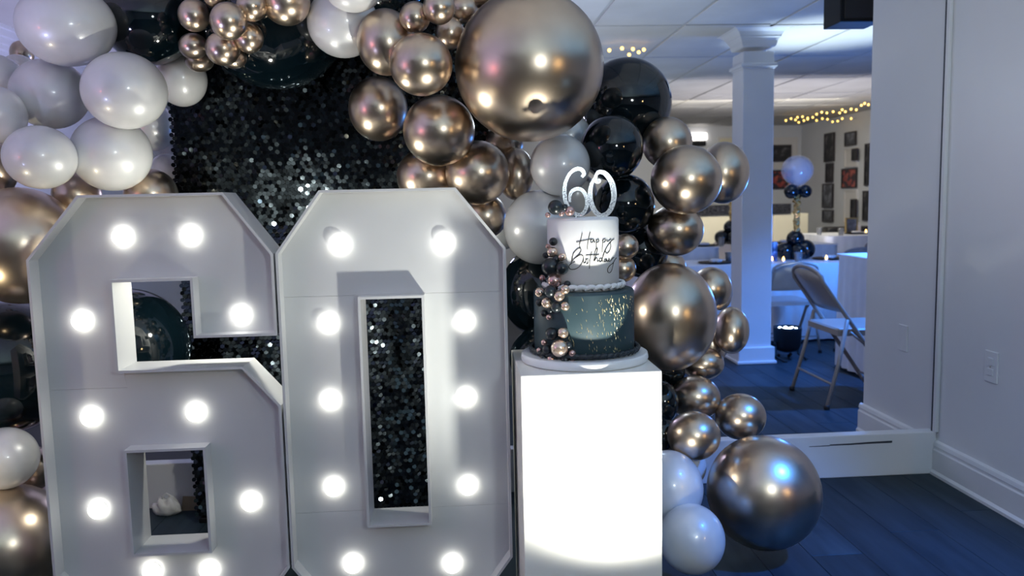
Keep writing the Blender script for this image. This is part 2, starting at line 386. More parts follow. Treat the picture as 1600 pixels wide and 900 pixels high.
bot_p = [(X0+C+.022, WT), (X1-C-.002, WT), (X1-WT, CZ+.002), (X1-WT, .644-.003), (X1-.098-.003, .758-WT), (-.941-WT+.001, .758-WT), (-.941, zs-g), (X0+WT, zs-g), (X0+WT, CZ+.002)]
panels(six, [[sh(top_p)], [sh(bot_p), inset(sh(six_hole), -WT)]])
ring_wall(sh(six_outer), WT, 0, DEP).build('outer_rim', MT['white_paint'], six)
ring_wall(sh(six_hole), -WT, 0, DEP).build('hole_rim', MT['white_paint'], six)
b6 = [(-.922, 1.123), (-.74, 1.122), (-1.047, .893), (-.615, .896), (-1.044, .621), (-.756, .623), (-1.044, .352), (-.618, .354), (-.907, .162), (-.747, .156)]
bulbs(six, b6, ox)
# zero
X0, X1 = -.502, .130; ox = (X0+X1)/2
zero_outer = [(X0+C, 0), (X1-C, 0), (X1, CZ), (X1, T-CZ), (X1-C-.01, T), (X0+C, T), (X0, T-CZ), (X0, CZ)]
hx0, hx1, hz0, hz1 = -.277, -.108, .285, .935
zero_hole = [(hx0, hz0), (hx1, hz0), (hx1, hz1), (hx0, hz1)]
zero = thing('marquee_number', 'white light-up marquee number 0 with a tall slot, beside the cake plinth', 'marquee number', (ox, YN, 0), 0, 'light-up marquee numbers')
za, zb = hz1+WT, .312
panels(zero, [
    [sh([(X0+WT, za+g), (X1-WT, za+g), (X1-WT, T-CZ-.002), (X1-C-.012, T-WT), (X0+C+.002, T-WT), (X0+WT, T-CZ-.002)])],
    [sh([(X0+WT, zb+g), (hx0-WT, zb+g), (hx0-WT, za-g), (X0+WT, za-g)])],
    [sh([(hx1+WT, zb+g), (X1-WT, zb+g), (X1-WT, za-g), (hx1+WT, za-g)])],
    [sh([(X0+C+.002, WT), (X1-C-.002, WT), (X1-WT, CZ+.002), (X1-WT, zb-g), (hx1+WT, zb-g), (hx1+WT, hz0-WT), (hx0-WT, hz0-WT), (hx0-WT, zb-g), (X0+WT, zb-g), (X0+WT, CZ+.002)])]])
ring_wall(sh(zero_outer), WT, 0, DEP).build('outer_rim', MT['white_paint'], zero)
ring_wall(sh(zero_hole), -WT, 0, DEP).build('hole_rim', MT['white_paint'], zero)
b0 = [(-.333, 1.087), (-.041, 1.084), (-.375, .866), (.01, .858), (-.38, .643), (.008, .636), (-.381, .387), (.006, .373), (-.336, .153), (-.046, .138)]
bulbs(zero, b0, ox)

rl = thing('led_can', 'small black LED can clamped behind the number 6', 'lamp', (-.62, YN+DEP, .985))
MB().lathe([(.022, .002), (.026, .006), (.026, .07), (.022, .074)], 20, axis='y').build('housing', MT['plastic_black'], rl)
MB().bevbox(-.012, .012, 0, .03, .02, .045, .003, 1).build('clamp', MT['plastic_black'], rl)

# ------------------------------------------------------------------ sequin backdrop
bd = thing('sequin_backdrop', 'tall black sequin shimmer panel behind the two numbers', 'backdrop', (-.43, 3.06, 0))
bx0, bx1, bz0, bz1 = -.60, .56, .03, 2.25
MB().bevbox(bx0+.01, bx1-.01, .004, .02, bz0, bz1, .003, 1).build('backing_panel', MT['backing'], bd)
mb = MB()
for xx in (bx0+.03, bx1-.03):
    mb.bevbox(xx-.015, xx+.015, .02, .05, 0, bz1, .003, 1)
for xx in (bx0+.03, bx1-.03): mb.bevbox(xx-.02, xx+.02, -.02+.02, .17, 0, .02, .003, 1)
mb.build('frame', MT['plastic_black'], bd)
R_ = .0086; sp = .0158
disc = [(R_*math.cos(a), 0, R_*math.sin(a)) for a in [2*PI*i/8 for i in range(8)]]
seq_me = MB().add(disc, [tuple(range(8))]).mesh('sequin', MT['sequin'])
rs = random.Random(3)
SEQ_X = PY(655, 550, 3.06).x+.43
allseq = []
r_i = 0; z = bz0+.008
while z < bz1-.005:
    xx = bx0+.006+(sp/2 if r_i % 2 else 0)
    while xx < bx1-.004:
        col_ = math.cos((xx-SEQ_X)*2*PI/.155)*(.75+.25*math.sin(z*9+xx*7))
        rx = (rs.gauss(-.30, .11) if z < 1.12 else rs.gauss(.10, .07))+.04*math.sin(z*17+xx*4); rz = rs.gauss(.0, .08)-(.2*col_ if z < 1.12 else .08*col_)
        if rs.random() < .05: rx += rs.gauss(0, .45); rz += rs.gauss(0, .45)
        allseq.append((xx+rs.gauss(0, .0008), -.001-abs(rs.gauss(0, .0015))-R_*max(abs(rx), abs(rz))*.5, z+rs.gauss(0, .0008), rx, rz)); xx += sp
    z += sp*.866; r_i += 1
def in_view(sx, sz):
    X = sx-.43
    return (-.30 < X+0 < -.145+.0 and .30 < sz < .86)
near = [q for q in allseq if in_view(q[0], q[2])]
rs.shuffle(near); chosen = set(id(q) for q in near[:300])
stuff = MB()
for q in allseq:
    E_ = Matrix.Rotation(q[4], 3, 'Z') @ Matrix.Rotation(q[3], 3, 'X')
    if id(q) in chosen:
        o = obj('sequin', seq_me, bd, (q[0], q[1], q[2])); o.rotation_euler = E_.to_euler()
    else:
        c = Vector((q[0], q[1], q[2])); stuff.add([c+E_ @ Vector(p) for p in disc], [tuple(range(8))])
tag(stuff.build('sequins', MT['sequin'], bd), kind='stuff')

# ------------------------------------------------------------------ plinth, cake
PYF = 2.05; PX0, PX1, PZT = .149, .518, .750
pl = thing('plinth', 'white square plinth carrying the birthday cake', 'plinth', ((PX0+PX1)/2, PYF+.185, 0))
hw = (PX1-PX0)/2
MB().bevbox(-hw, hw, -.185, .185, 0, PZT, .0025, 2).build('body', MT['plinth'], pl)
CX, CY = .343, 2.235
bo = tag(MB().lathe([(.168, 0), (.176, .003), (.178, .010), (.176, .0225), (.172, .025)], 72).build('cake_board', MT['board'], None, (CX, CY, PZT)), 'round white cake board on top of the plinth', 'cake board')
zb_ = PZT+.025
RL, RU = .1395, .0985
cake = thing('birthday_cake', 'two-tier birthday cake, white over black, with a cascade of pearls', 'cake', (CX, CY, zb_))
def pix_z(v, u, Y): return PY(u, v, Y).z
zl_top = pix_z(459, 921, CY-RL)-zb_       # height of lower tier
zu_top = pix_z(341, 917, CY-RU)-zb_
low = MB().lathe([(RL-.004, 0), (RL, .004), (RL, zl_top-.008), (RL-.002, zl_top-.003), (RL-.007, zl_top)], 96).build('lower_tier', MT['fondant_dark'], cake)
up = MB().lathe([(RU, zl_top+.0002), (RU, zu_top-.007), (RU-.002, zu_top-.002), (RU-.007, zu_top)], 96).build('upper_tier', MT['fondant'], cake)
def piping(name, R, z, n, size, m, parent):
    mb = MB()
    for k in range(n):
        a = 2*PI*k/n; tx = Vector((math.cos(a), math.sin(a), 0)); ta = Vector((-math.sin(a), math.cos(a), 0))
        pts = []; rad = []
        for s_ in range(7):
            t_ = s_/6; w = (t_-.35)*2*PI/n*R*1.9
            pts.append(tx*(R+size*(.75-.35*t_+.25*math.sin(t_*PI)))+ta*w+Vector((0, 0, z+size*(.35+.75*math.sin(t_*PI)*(1-.4*t_)))))
            rad.append(size*(.62*math.sin(PI*(.12+.80*t_))**.6*(1-.35*t_)))
        mb.tube(pts, rad, 7)
    return mb.build(name, m, parent)
piping('piped_border', RU, zl_top+.001, 28, .0138, MT['icing'], cake)
piping('piped_border', RL, .001, 50, .0125, MT['icing_dark'], cake)
# gold flecks brushed on the lower tier
mb = MB(); rf = random.Random(11)
for k in range(170):
    if k < 90: u = rf.gauss(946+8*rf.random(), 12); v = rf.uniform(470, 560)
    elif k < 140: u = rf.uniform(945, 996); v = rf.uniform(463, 505)
    else: u = rf.uniform(885, 940); v = rf.uniform(462, 565)
    ang = (u-921)/80.
    if abs(ang) > .98: continue
    a = math.asin(ang); zz = zl_top*(1-(v-461)/105.)
    if not (.012 < zz < zl_top-.01): continue
    L_ = rf.uniform(.0012, .0055) if rf.random() < .9 else .008; w_ = rf.uniform(.0005, .0013); tl_ = rf.gauss(.2, .25)
    n_ = Vector((math.sin(a), -math.cos(a), 0)); t_ = Vector((math.cos(a), math.sin(a), 0)); c_ = n_*(RL+.0006)+Vector((0, 0, zz))
    ax = Vector((0, 0, 1))*math.cos(tl_)-t_*math.sin(tl_); bx_ = t_*math.cos(tl_)+Vector((0, 0, 1))*math.sin(tl_)
    mb.add([c_+ax*L_, c_+bx_*w_, c_-ax*L_, c_-bx_*w_, c_+n_*.0008], [(0, 1, 4), (1, 2, 4), (2, 3, 4), (3, 0, 4)])
tag(mb.build('gold_flecks', MT['gold_fleck'], cake), kind='stuff')
def on_cyl(u, v, R):
    d = ray(u, v); ox_, oy_ = EYE.x-CX, EYE.y-CY
    A = d.x*d.x+d.y*d.y; B = 2*(ox_*d.x+oy_*d.y); Cc = ox_*ox_+oy_*oy_-R*R
    D = B*B-4*A*Cc
    t = (-B-math.sqrt(D))/(2*A) if D > 0 else -B/(2*A)
    return EYE+d*t-Vector((CX, CY, zb_))
# pearls: pixel centre, pixel radius, finish
PEARL = """868 324 12 k;882 324 5.6 k;856 336 4.4 r;877 333.6 4.8 r;890 330 8 r;
864.4 377.6 6.8 k;856 385 4 r;863 394 8.8 g;852.4 399 5.2 k;878 401.6 6 g;869 405 6.4 k;860 417 14.5 k;878.4 419 10.4 k;847 434.4 5.2 r;866.4 438.4 11.2 r;
849.6 441 5.2 k;853 445.6 4.8 r;872 447.6 6 k;886.4 444 5.6 k;883 452.4 7.2 g;843 457 7.6 g;860 455 9.6 k;874 462.4 8.8 g;842.4 473 6 k;854 473 8.4 g;869 480 8.4 k;860 485 4.4 k;
883 478.4 7.2 g;849.6 489.6 5.6 k;858 495.6 4.8 r;862 521.6 10.4 k;879.6 520 8.8 g;850.4 535 5.2 r;843 547.6 5.2 r;874.4 544 14 g;855 546 8 k;894 552 6 r;861 561 6 r;850 560 6.4 k;883 562.4 6.4 k;894.4 566 4.8 r;888 539 7 k"""
pm = {}
for s_ in PEARL.replace('\n', '').split(';'):
    u, v, r, c = s_.split(); u, v, r = float(u), float(v), float(r)
    rr = r/FOC*2.13
    if v < 340: p = PY(u, v, CY-.075)-Vector((CX, CY, zb_)); p.z = max(p.z, zu_top+rr*.98) if u > 861 else p.z
    elif v < 452: p = on_cyl(u, v, RU+rr*.9)
    else: p = on_cyl(u, v, RL+rr*.85)
    if c not in pm: pm[c] = MB().ball((0, 0, 0), 1, 20, 14).mesh('pearl', MT[{'k': 'pearl_black', 'r': 'pearl_rose', 'g': 'pearl_gold'}[c]])
    o = obj('pearl', pm[c], cake, p); o.scale = (rr, rr, rr)
# raised script lettering
STR = ["335 155 320 230 300 310 285 360 290 400 300 425", "230 322 300 305 400 285 470 270 500 265", "475 140 455 220 435 320 425 400 428 450",
 "545 280 510 270 485 290 485 320 510 325 538 288 545 320 562 318", "578 272 582 330 580 420 565 480", "580 300 605 272 628 285 620 315 590 328", "692 276 692 350 686 430 686 500", "690 300 715 268 745 275 735 310 705 328",
 "770 262 765 295 790 305 825 275 840 260", "897 262 845 300 830 340 835 400 810 480 770 520 740 490 750 440 790 370 845 305",
 "185 500 165 570 150 650 135 710", "150 650 165 560 200 490 260 435 300 430 315 460 290 520 230 580 160 650", "210 600 300 545 345 565 355 610 330 690 270 760 200 795 130 795 100 750 130 700 170 680 210 665",
 "360 610 355 660 365 690 392 668", "398 600 400 650 390 688", "395 640 430 615 440 650 430 695 405 700", "500 490 480 570 465 680 460 785", "395 555 480 545 560 545 630 540",
 "540 665 545 560 570 460 600 428 600 460 575 550 550 650 580 600 605 620 600 660 628 650", "685 615 645 610 635 650 660 665 690 600 730 480 748 440", "730 480 700 560 685 640 705 670", "758 625 725 630 720 660 745 660 768 620 765 660 790 650",
 "808 600 800 650 830 650 870 600 892 588", "937 592 890 660 875 730 850 820 820 855 790 850 780 800 810 740 870 690 905 640"]
def spline(pts, n=5):
    out = []
    for i in range(len(pts)-1):
        p0, p1, p2, p3 = pts[max(i-1, 0)], pts[i], pts[i+1], pts[min(i+2, len(pts)-1)]
        for k in range(n):
            t = k/n; out.append(tuple(.5*((2*b)+(-a+c)*t+(2*a-5*b+4*c-d)*t*t+(-a+3*b-3*c+d)*t**3) for a, b, c, d in zip(p0, p1, p2, p3)))
    return out+[pts[-1]]
mb = MB()
for s_ in STR:
    a = [float(t) for t in s_.split()]; P = spline([(a[i], a[i+1]) for i in range(0, len(a), 2)], 4)
    mb.tube([on_cyl(880+x_/11.25, 350+y_/11.25, RU+.0009) for x_, y_ in P], .0009, 6)
tag(mb.build('script_lettering', MT['script'], cake), 'thin bronze script reading Happy Birthday')
# topper
def ribbon(seq, Y, th):
    P = spline(seq, 6); n = len(P); mb = MB(); vs = []
    def px(x_, y_): return PY(870+x_/10, 255+y_/10, Y)
    for k in range(n):
        x_, y_, w = P[k]; xa, ya, _ = P[max(k-1, 0)]; xb, yb, _ = P[min(k+1, n-1)]
        d = math.hypot(xb-xa, yb-ya) or 1; nx, ny = -(yb-ya)/d, (xb-xa)/d
        for sgn in (1, -1):
            p = px(x_+nx*w*sgn, y_+ny*w*sgn)
            vs += [p, p+Vector((0, th, 0))]
    fs = []
    for k in range(n-1):
        a = k*4; b = a+4
        fs += [(a, b, b+2, a+2), (a+1, a+3, b+3, b+1), (a, a+1, b+1, b), (a+2, b+2, b+3, a+3)]
    fs += [(0, 2, 3, 1), (4*n-4, 4*n-3, 4*n-1, 4*n-2)]
    return mb.add(vs, fs), P, px
tp = thing('cake_topper', 'silver glitter 60 topper standing in the top of the cake', 'cake topper', (CX, CY, zb_+zu_top))
off = Vector((CX, CY, zb_+zu_top)); rg = random.Random(5)
gem = MB().add([(0, -.7, 0), (1, 0, 0), (0, 0, 1), (-1, 0, 0), (0, 0, -1)], [(0, 1, 2), (0, 2, 3), (0, 3, 4), (0, 4, 1)])
for nm, seq in (('digit_six', [(390, 215, 20), (425, 170, 24), (400, 112, 27), (340, 88, 28), (260, 112, 26), (190, 185, 24), (140, 290, 26), (120, 410, 30), (125, 520, 32), (150, 625, 30), (220, 745, 28), (330, 805, 28), (410, 785, 28), (460, 700, 28), (475, 605, 30), (455, 510, 30), (400, 425, 28), (320, 398, 26), (240, 435, 26), (205, 510, 22), (205, 605, 16)]),
                ('digit_zero', [(672, 245, 18), (660, 285, 26), (625, 290, 30), (605, 255, 28), (608, 205, 24), (645, 150, 28), (712, 140, 32), (790, 195, 38), (860, 305, 42), (890, 440, 42), (890, 560, 40), (850, 700, 38), (790, 785, 36), (710, 815, 32), (630, 785, 36), (560, 685, 40), (525, 560, 38), (525, 425, 34), (548, 315, 26), (590, 235, 16)])):
    mb, P, px = ribbon(seq, CY+.01, .004)
    for k in range(len(P)-1):
        x_, y_, w = P[k]; xb, yb, _ = P[k+1]; d = math.hypot(xb-x_, yb-y_) or 1
        for q in range(max(2, int(d*w/95))):
            t_ = rg.random(); s2 = rg.uniform(-.85, .85); c = px(x_+(xb-x_)*t_-(yb-y_)/d*w*s2, y_+(yb-y_)*t_+(xb-x_)/d*w*s2); sz = rg.uniform(.0008, .0013)
            a = rg.random()*PI; ca, sa = math.cos(a), math.sin(a); tx, tz = rg.gauss(0, .35), rg.gauss(0, .35)
            vs = []
            for gx, gy, gz in gem.v:
                X_, Z_ = gx*ca-gz*sa, gx*sa+gz*ca
                vs.append(c+Vector((X_*sz, (gy+X_*tx*.4+Z_*tz*.4)*sz-.0002, Z_*sz)))
            mb.add(vs, gem.f)
    mb.v = [tuple(Vector(v)-off) for v in mb.v]
    mb.build(nm, MT['glitter'], tp)
mb = MB()
for u in (900, 945): p = PY(u, 336, CY+.01)-off; mb.box(p.x-.0015, p.x+.0015, p.y+.001, p.y+.004, -.05, .012)
mb.build('spike', MT['glitter'], tp)
# par light in front of the plinth (just below the picture)
def par_light(label, loc, rz, tilt, on=True):
    t = thing('par_light', label, 'stage light', loc, rz, 'floor par lights')
    can = MB().lathe([(.03, 0), (.075, .015), (.095, .05), (.1, .17), (.1, .185), (.088, .185), (.086, .172), (.02, .170)] if on else [(.03, 0), (.08, .012), (.095, .04), (.1, .11), (.1, .12), (.09, .12), (.088, .108), (.02, .106)], 32).build('housing', MT['plastic_black'], t, (0, 0, .055))
    can.rotation_euler = (tilt, 0, 0)
    if on:
        for k in range(13):
            r_, a_ = (0, 0) if k == 0 else ((.03, k*PI/2) if k < 5 else (.062, k*PI/4+.3))
            MB().lathe([(.011, 0), (.010, .003), (.006, .006)], 12).build('led', MT['led'], can, (r_*math.cos(a_), r_*math.sin(a_), .172))
    for sx in (-1, 1):
        MB().tube([(sx*.105, 0, .12), (sx*.105, 0, .03), (sx*.100, -.09, .008), (sx*.08, -.10, .008)], .009, 8).build('bracket_leg', MT['plastic_black'], t)
        MB().lathe([(.018, -.007), (.02, 0), (.018, .007)], 14, axis='x').build('knob', MT['plastic_black'], t, (sx*.118, 0, .12))
        MB().tube([(sx*.08, .08, .006), (sx*.05, .02, .03)], .011, 8).build('foot', MT['plastic_black'], t)
    return t
par_light('black par light on the floor right in front of the plinth', (.37, 1.70, 0), 0, -.1, False)

par_light('black par light on the floor left of the number 6', (-1.80, 1.90, 0), 0, -.1, False)

# ------------------------------------------------------------------ balloons
def balloon_mesh(name, m, n=48, rows=30):
    """unit balloon, neck and knot along +z, crown at -z"""
    prof = []
    for k in range(rows+1):
        th = PI*k/rows; r = math.sin(th); z = -math.cos(th)
        if z > .55: t_ = (z-.55)/.45; z += .10*t_*t_; 
        prof.append((max(r, .001), z))
    prof = [p for p in prof if not (p[1] > .9 and p[0] < .10)]
    prof += [(.055, 1.12), (.045, 1.15), (.07, 1.18), (.075, 1.20), (.05, 1.225), (.06, 1.25), (.09, 1.29), (.085, 1.295), (.03, 1.27)]
    return MB().lathe(prof, n).mesh(name, m)
BM = {'c': balloon_mesh('chrome_balloon', MT['chrome']), 'w': balloon_mesh('pearl_balloon', MT['pearl']), 'k': balloon_mesh('black_balloon', MT['black'])}
NM = {'c': 'chrome_balloon', 'w': 'pearl_balloon', 'k': 'black_balloon'}
GR = {'c': 'champagne chrome balloons', 'w': 'pearl white balloons', 'k': 'black balloons'}
# kind, centre px, radii px, distance Y, label
BAL = [
 # left cluster
 ('w', 104, 40, 72, 62, 2.62, 'large oval pearl balloon at the top of the left cluster, touching the frame top'),
 ('w', 195, 142, 63, 59, 2.60, 'big pearl balloon below the topmost oval pearl one, right side of the left cluster'),
 ('w', 78, 147, 57, 54, 2.66, 'pearl balloon directly under the topmost oval pearl one, left of the big pearl one'),
 ('w', 174, 240, 60, 58, 2.64, 'pearl balloon hanging just above the top edge of the number 6'),
 ('w', 63, 246, 53, 49, 2.58, 'pearl balloon above the large chrome balloon left of the number 6'),
 ('w', 284, 124, 38, 42, 2.86, 'small pearl balloon on the left edge of the sequins under the little chrome bunch'),
 ('w', 238, 198, 34, 38, 3.25, 'pearl balloon peeping out behind the left edge of the sequin panel'),
 ('w', 262, 222, 26, 28, 3.42, 'half-hidden pearl balloon sliver against the sequin edge, the middle of three'),
 ('w', 262, 272, 28, 32, 3.30, 'mauve-tinted pearl balloon behind the sequin edge, lowest of three'),
 ('w', -2, 180, 40, 44, 2.64, 'lower of two pearl balloons cut by the upper left frame edge'),
 ('w', -6, 128, 43, 42, 2.88, 'upper of two pearl balloons cut by the upper left frame edge, with a blue rim'),
 ('w', 30, 118, 30, 32, 3.20, 'small pearl balloon with a blue rim tucked behind the left cluster'),
 ('c', 34, 84, 17, 20, 3.9, 'tiny dark amber balloon with two lamp glints near the upper left corner'),
 ('c', -8, 262, 31, 46, 2.80, 'amber chrome balloon cut by the left frame edge beneath the pearls'),
 ('c', 120, 306, 36, 38, 2.80, 'chrome balloon sliver between two pearl balloons above the number 6'),
 ('c', 236, 304, 40, 40, 2.84, 'chrome balloon peeping over the top of the number 6'),
 ('c', 32, 384, 88, 91, 2.66, 'large chrome balloon glowing gold at its foot, left of the number 6'),
 ('k', 12, 572, 104, 104, 2.80, 'large black balloon left of the number 6, below the glowing chrome one'),
 ('w', 8, 716, 48, 48, 2.56, 'lone pearl balloon low at the left frame edge'),
 ('c', 52, 732, 32, 34, 2.80, 'small chrome balloon between the low pearl balloon and the number 6'),
 ('c', 12, 852, 92, 94, 2.55, 'big copper-lit chrome balloon in the bottom left corner'),
 ('k', 199, 546, 94, 96, 2.78, 'large black balloon seen through the upper hole of the number 6'),
 # arch top
 ('k', 232, 30, 72, 70, 2.86, 'black balloon between the oval pearl balloon and the small chrome bunch'),
 ('k', 428, 25, 112, 112, 2.88, 'very large black balloon at the top in front of the sequins'),
 ('k', 605, -25, 62, 60, 2.92, 'black balloon cut off by the frame top behind the gold bunch'),
 ('c', 303, 24, 24, 25, 2.60, 'small chrome balloon, upper left one of the little hanging bunch'),
 ('c', 357, 33, 28, 29, 2.56, 'largest and frontmost chrome balloon of the little hanging bunch'),
 ('c', 393, 10, 23, 23, 2.64, 'small chrome balloon, upper right one of the little hanging bunch'),
 ('c', 389, 59, 22, 24, 2.66, 'small chrome balloon on the right side of the little hanging bunch'),
 ('c', 302, 72, 22, 20, 2.64, 'small chrome balloon on the left side of the little bunch, below the upper left one'),
 ('c', 348, 76, 26, 26, 2.62, 'small chrome balloon in the bottom centre of the little hanging bunch'),
 ('c', 312, 94, 22, 18, 2.72, 'lowest small chrome balloon at the bottom left of the little bunch'),
 ('c', 366, 91, 19, 16, 2.74, 'mostly hidden small chrome balloon at the bottom right of the little bunch'),
 ('c', 335, -6, 17, 17, 2.70, 'chrome balloon sliver at the frame top above the little bunch'),
 ('c', 447, 3, 37, 36, 2.70, 'chrome balloon at the frame top right of the little bunch'),
 ('w', 536, 36, 55, 53, 2.78, 'pearl balloon at the top centre beside the gold bunch'),
 ('w', 552, -20, 46, 38, 2.68, 'pearl balloon cut by the frame top overlapping the one at top centre'),
 # gold bunch
 ('c', 603, 66, 45, 51, 2.74, 'chrome balloon at the left rear of the gold bunch, below the top pearl balloons'),
 ('c', 658, 101, 49, 48, 2.60, 'shiny gold-lit chrome balloon in the middle of the bunch left of the giant one'),
 ('c', 591, 170, 46, 50, 2.70, 'leftmost chrome balloon of the gold bunch, hanging in front of the sequins'),
 ('c', 686, 204, 56, 55, 2.58, 'gold-lit chrome balloon low in the bunch, left below the giant one'),
 ('c', 666, 276, 46, 44, 2.76, 'chrome balloon just behind the top edge of the number 0'),
 ('c', 746, 270, 50, 50, 2.64, 'chrome balloon above the right shoulder of the number 0'),
 ('c', 806, 272, 28, 41, 2.78, 'narrow chrome balloon between the chrome and the pearl left of the cake topper'),
 ('c', 788, 224, 30, 28, 2.80, 'small dark chrome balloon under the giant chrome one'),
 ('c', 758, 338, 34, 35, 2.80, 'chrome balloon half hidden by the slanted right shoulder of the number 0'),
 ('w', 786, 362, 26, 28, 2.98, 'pearl balloon sliver beside the number 0, under the chrome ones'),
 ('c', 827, 104, 116, 116, 2.46, 'giant champagne chrome balloon at the top, the largest in view'),
 ('c', 648, 27, 24, 24, 2.56, 'small chrome balloon at the upper left of the tiny bunch beside the giant one'),
 ('c', 686, 12, 25, 26, 2.52, 'small gold chrome balloon at the front of the tiny bunch by the frame top'),
 ('c', 703, 52, 23, 25, 2.54, 'small chrome balloon at the bottom of the tiny bunch beside the giant one'),
 ('c', 724, 14, 22, 22, 2.60, 'small chrome balloon at the right of the tiny bunch beside the giant one'),
 ('c', 752, -8, 25, 20, 2.60, 'small chrome balloon at the frame top touching the giant one'),
 ('c', 740, 28, 18, 20, 2.70, 'dim small chrome balloon wedged behind the tiny bunch and the giant one'),
 # right column
 ('w', 875, 258, 47, 48, 2.60, 'pearl balloon directly behind the silver 6 of the cake topper'),
 ('w', 843, 355, 56, 58, 2.66, 'big pearl balloon to the left of the white cake tier'),
 ('w', 888, 212, 36, 34, 2.86, 'pale blue-lit pearl balloon under the giant chrome one'),
 ('w', 899, 304, 34, 36, 2.84, 'blue-lit pearl balloon seen through the silver 6'),
 ('k', 978, 161, 71, 70, 2.80, 'large black balloon right of the giant chrome one'),
 ('k', 956, 231, 49, 51, 2.66, 'black balloon above the silver 0 of the topper'),
 ('k', 976, 320, 47, 48, 2.76, 'black balloon behind the silver 0, right of the white tier'),
 ('k', 1004, 392, 40, 42, 2.90, 'black balloon at the right behind the two little silver balloons'),
 ('k', 848, 455, 66, 72, 2.80, 'black balloon in the gap between the number 0 and the cake'),
 ('k', 856, 560, 60, 54, 2.72, 'black balloon low in the gap beside the plinth top'),
 ('c', 1042, 223, 39, 40, 2.80, 'chrome balloon touching the large black balloon at the right'),
 ('c', 1072, 281, 55, 54, 2.66, 'bright round chrome balloon left of the white column'),
 ('c', 1130, 270, 40, 48, 3.00, 'chrome balloon just overlapping the white column'),
 ('c', 1055, 360, 44, 40, 2.76, 'chrome balloon under the bright round one by the column'),
 ('c', 1038, 418, 34, 28, 2.94, 'pale chrome balloon sliver above the big right-hand chrome one'),
 ('c', 978, 385, 20, 20, 2.52, 'upper of two little silver balloons right of the white tier'),
 ('c', 973, 420, 21, 21, 2.55, 'lower of two little silver balloons right of the white tier'),
 ('c', 1047, 495, 72, 85, 2.62, 'big chrome balloon right of the black cake tier'),
 ('c', 1111, 451, 32, 34, 2.84, 'chrome balloon at the upper right behind the big one beside the cake'),
 ('c', 1124, 457, 20, 28, 3.05, 'thin chrome balloon edge in front of the white column'),
 ('c', 1143, 516, 27, 37, 2.90, 'chrome balloon standing out in front of the foot of the column'),
 ('c', 1109, 540, 25, 38, 2.96, 'chrome balloon between the big one and the one before the column foot'),
 ('c', 1098, 568, 33, 26, 2.86, 'shaded chrome balloon below the big one beside the cake'),
 ('c', 1086, 622, 39, 35, 2.74, 'dark rosy chrome balloon, upper of two beside the plinth'),
 ('c', 1157, 651, 39, 36, 2.70, 'dark rosy chrome balloon sitting on top of the biggest floor balloon'),
 ('c', 1084, 681, 41, 38, 2.62, 'dark rosy chrome balloon, lower of two beside the plinth'),
 ('k', 1034, 628, 26, 34, 2.70, 'black balloon sliver at the right edge of the plinth, upper of two'),
 ('k', 1036, 680, 24, 30, 2.66, 'black balloon sliver at the right edge of the plinth, lower of two'),
 ('k', 1040, 582, 30, 24, 2.78, 'black balloon squeezed under the big chrome one beside the plinth'),
 ('w', 1070, 728, 33, 34, 2.62, 'pearl balloon peeping out behind the stacked pearls by the plinth'),
 ('w', 1046, 762, 52, 58, 2.45, 'upper of the two large pearl balloons beside the plinth'),
 ('w', 1081, 842, 51, 54, 2.30, 'lowest pearl balloon, resting on the floor beside the plinth'),
 ('c', 1193, 769, 87, 88, 2.52, 'biggest floor balloon, chrome, by the right-hand floor'),
]
nodes_b = []
for k, u, v, rx, ry, Y, lab in BAL: nodes_b.append([Y, u, v, rx, ry])
# settle depths so that neighbours touch instead of running through each other
def geo(b):
    c = PY(b[1], b[2], b[0]); s_ = b[0]/FOC/ray(b[1], b[2]).y*1.0
    return c, (b[3]+b[4])/2*s_
SEQX = (-1.01, .13)
for it in range(160):
    moved = False
    for i in range(len(nodes_b)):
        for j in range(i):
            A, B = nodes_b[i], nodes_b[j]
            d2 = (A[1]-B[1])**2+(A[2]-B[2])**2
            if d2 > ((A[3]+A[4]+B[3]+B[4])/2)**2*1.1: continue
            ca, ra = geo(A); cb, rb = geo(B)
            gap = (ra+rb)*.95-(ca-cb).length
            if gap > .002:
                s_ = .25*gap if A[0] >= B[0] else -.25*gap
                A[0] += s_; B[0] -= s_; moved = True
    for b, rec in zip(nodes_b, BAL):
        c, r = geo(b)
        # nothing may stand inside the number faces or cut the sequin panel
        over_num = -1.18 < c.x < .16 and c.z-r < 1.24
        lo = 2.40+r if over_num else 2.1+r*.2
        if b[1] > 800 and c.z-r < 1.0 and c.x-r < .55: lo = max(lo, 2.43+r if c.x < .52 and b[2] < 620 else lo)
        hi = 9
        if rec[5] < 3.1 and c.x+r > -1.04 and c.x-r < .14: hi = 3.04-1.28*r
        if rec[5] > 3.1 and rec[5] < 3.8: lo = 3.10+r
        b[0] = min(max(b[0], lo), hi)
    if not moved: break
for b, (k, u, v, rx, ry, Y, lab) in zip(nodes_b, BAL):
    c, r = geo(b); dist = (c-EYE).dot(_F); s_ = dist/FOC
    if c.z-ry*s_ < .002 and Y < 3.1: pass
    o = obj(NM[k], BM[k]); tag(o, lab, 'balloon', GR[k])
    view = (c-EYE).normalized(); xa = _R-view*_R.dot(view); xa.normalize(); ya = view.cross(xa); ya.normalize()
    rb_ = random.Random(int(u*31+v*17))
    M_ = Matrix((xa, ya, view)).transposed()
    M_ = M_ @ Matrix.Rotation(rb_.uniform(-.35, .35), 3, 'X') @ Matrix.Rotation(rb_.uniform(-.35, .35), 3, 'Y')
    Sc = Matrix.Diagonal((rx*s_, ry*s_, (rx+ry)/2*s_))
    o.matrix_world = Matrix.Translation(c) @ (M_ @ Sc).to_4x4()

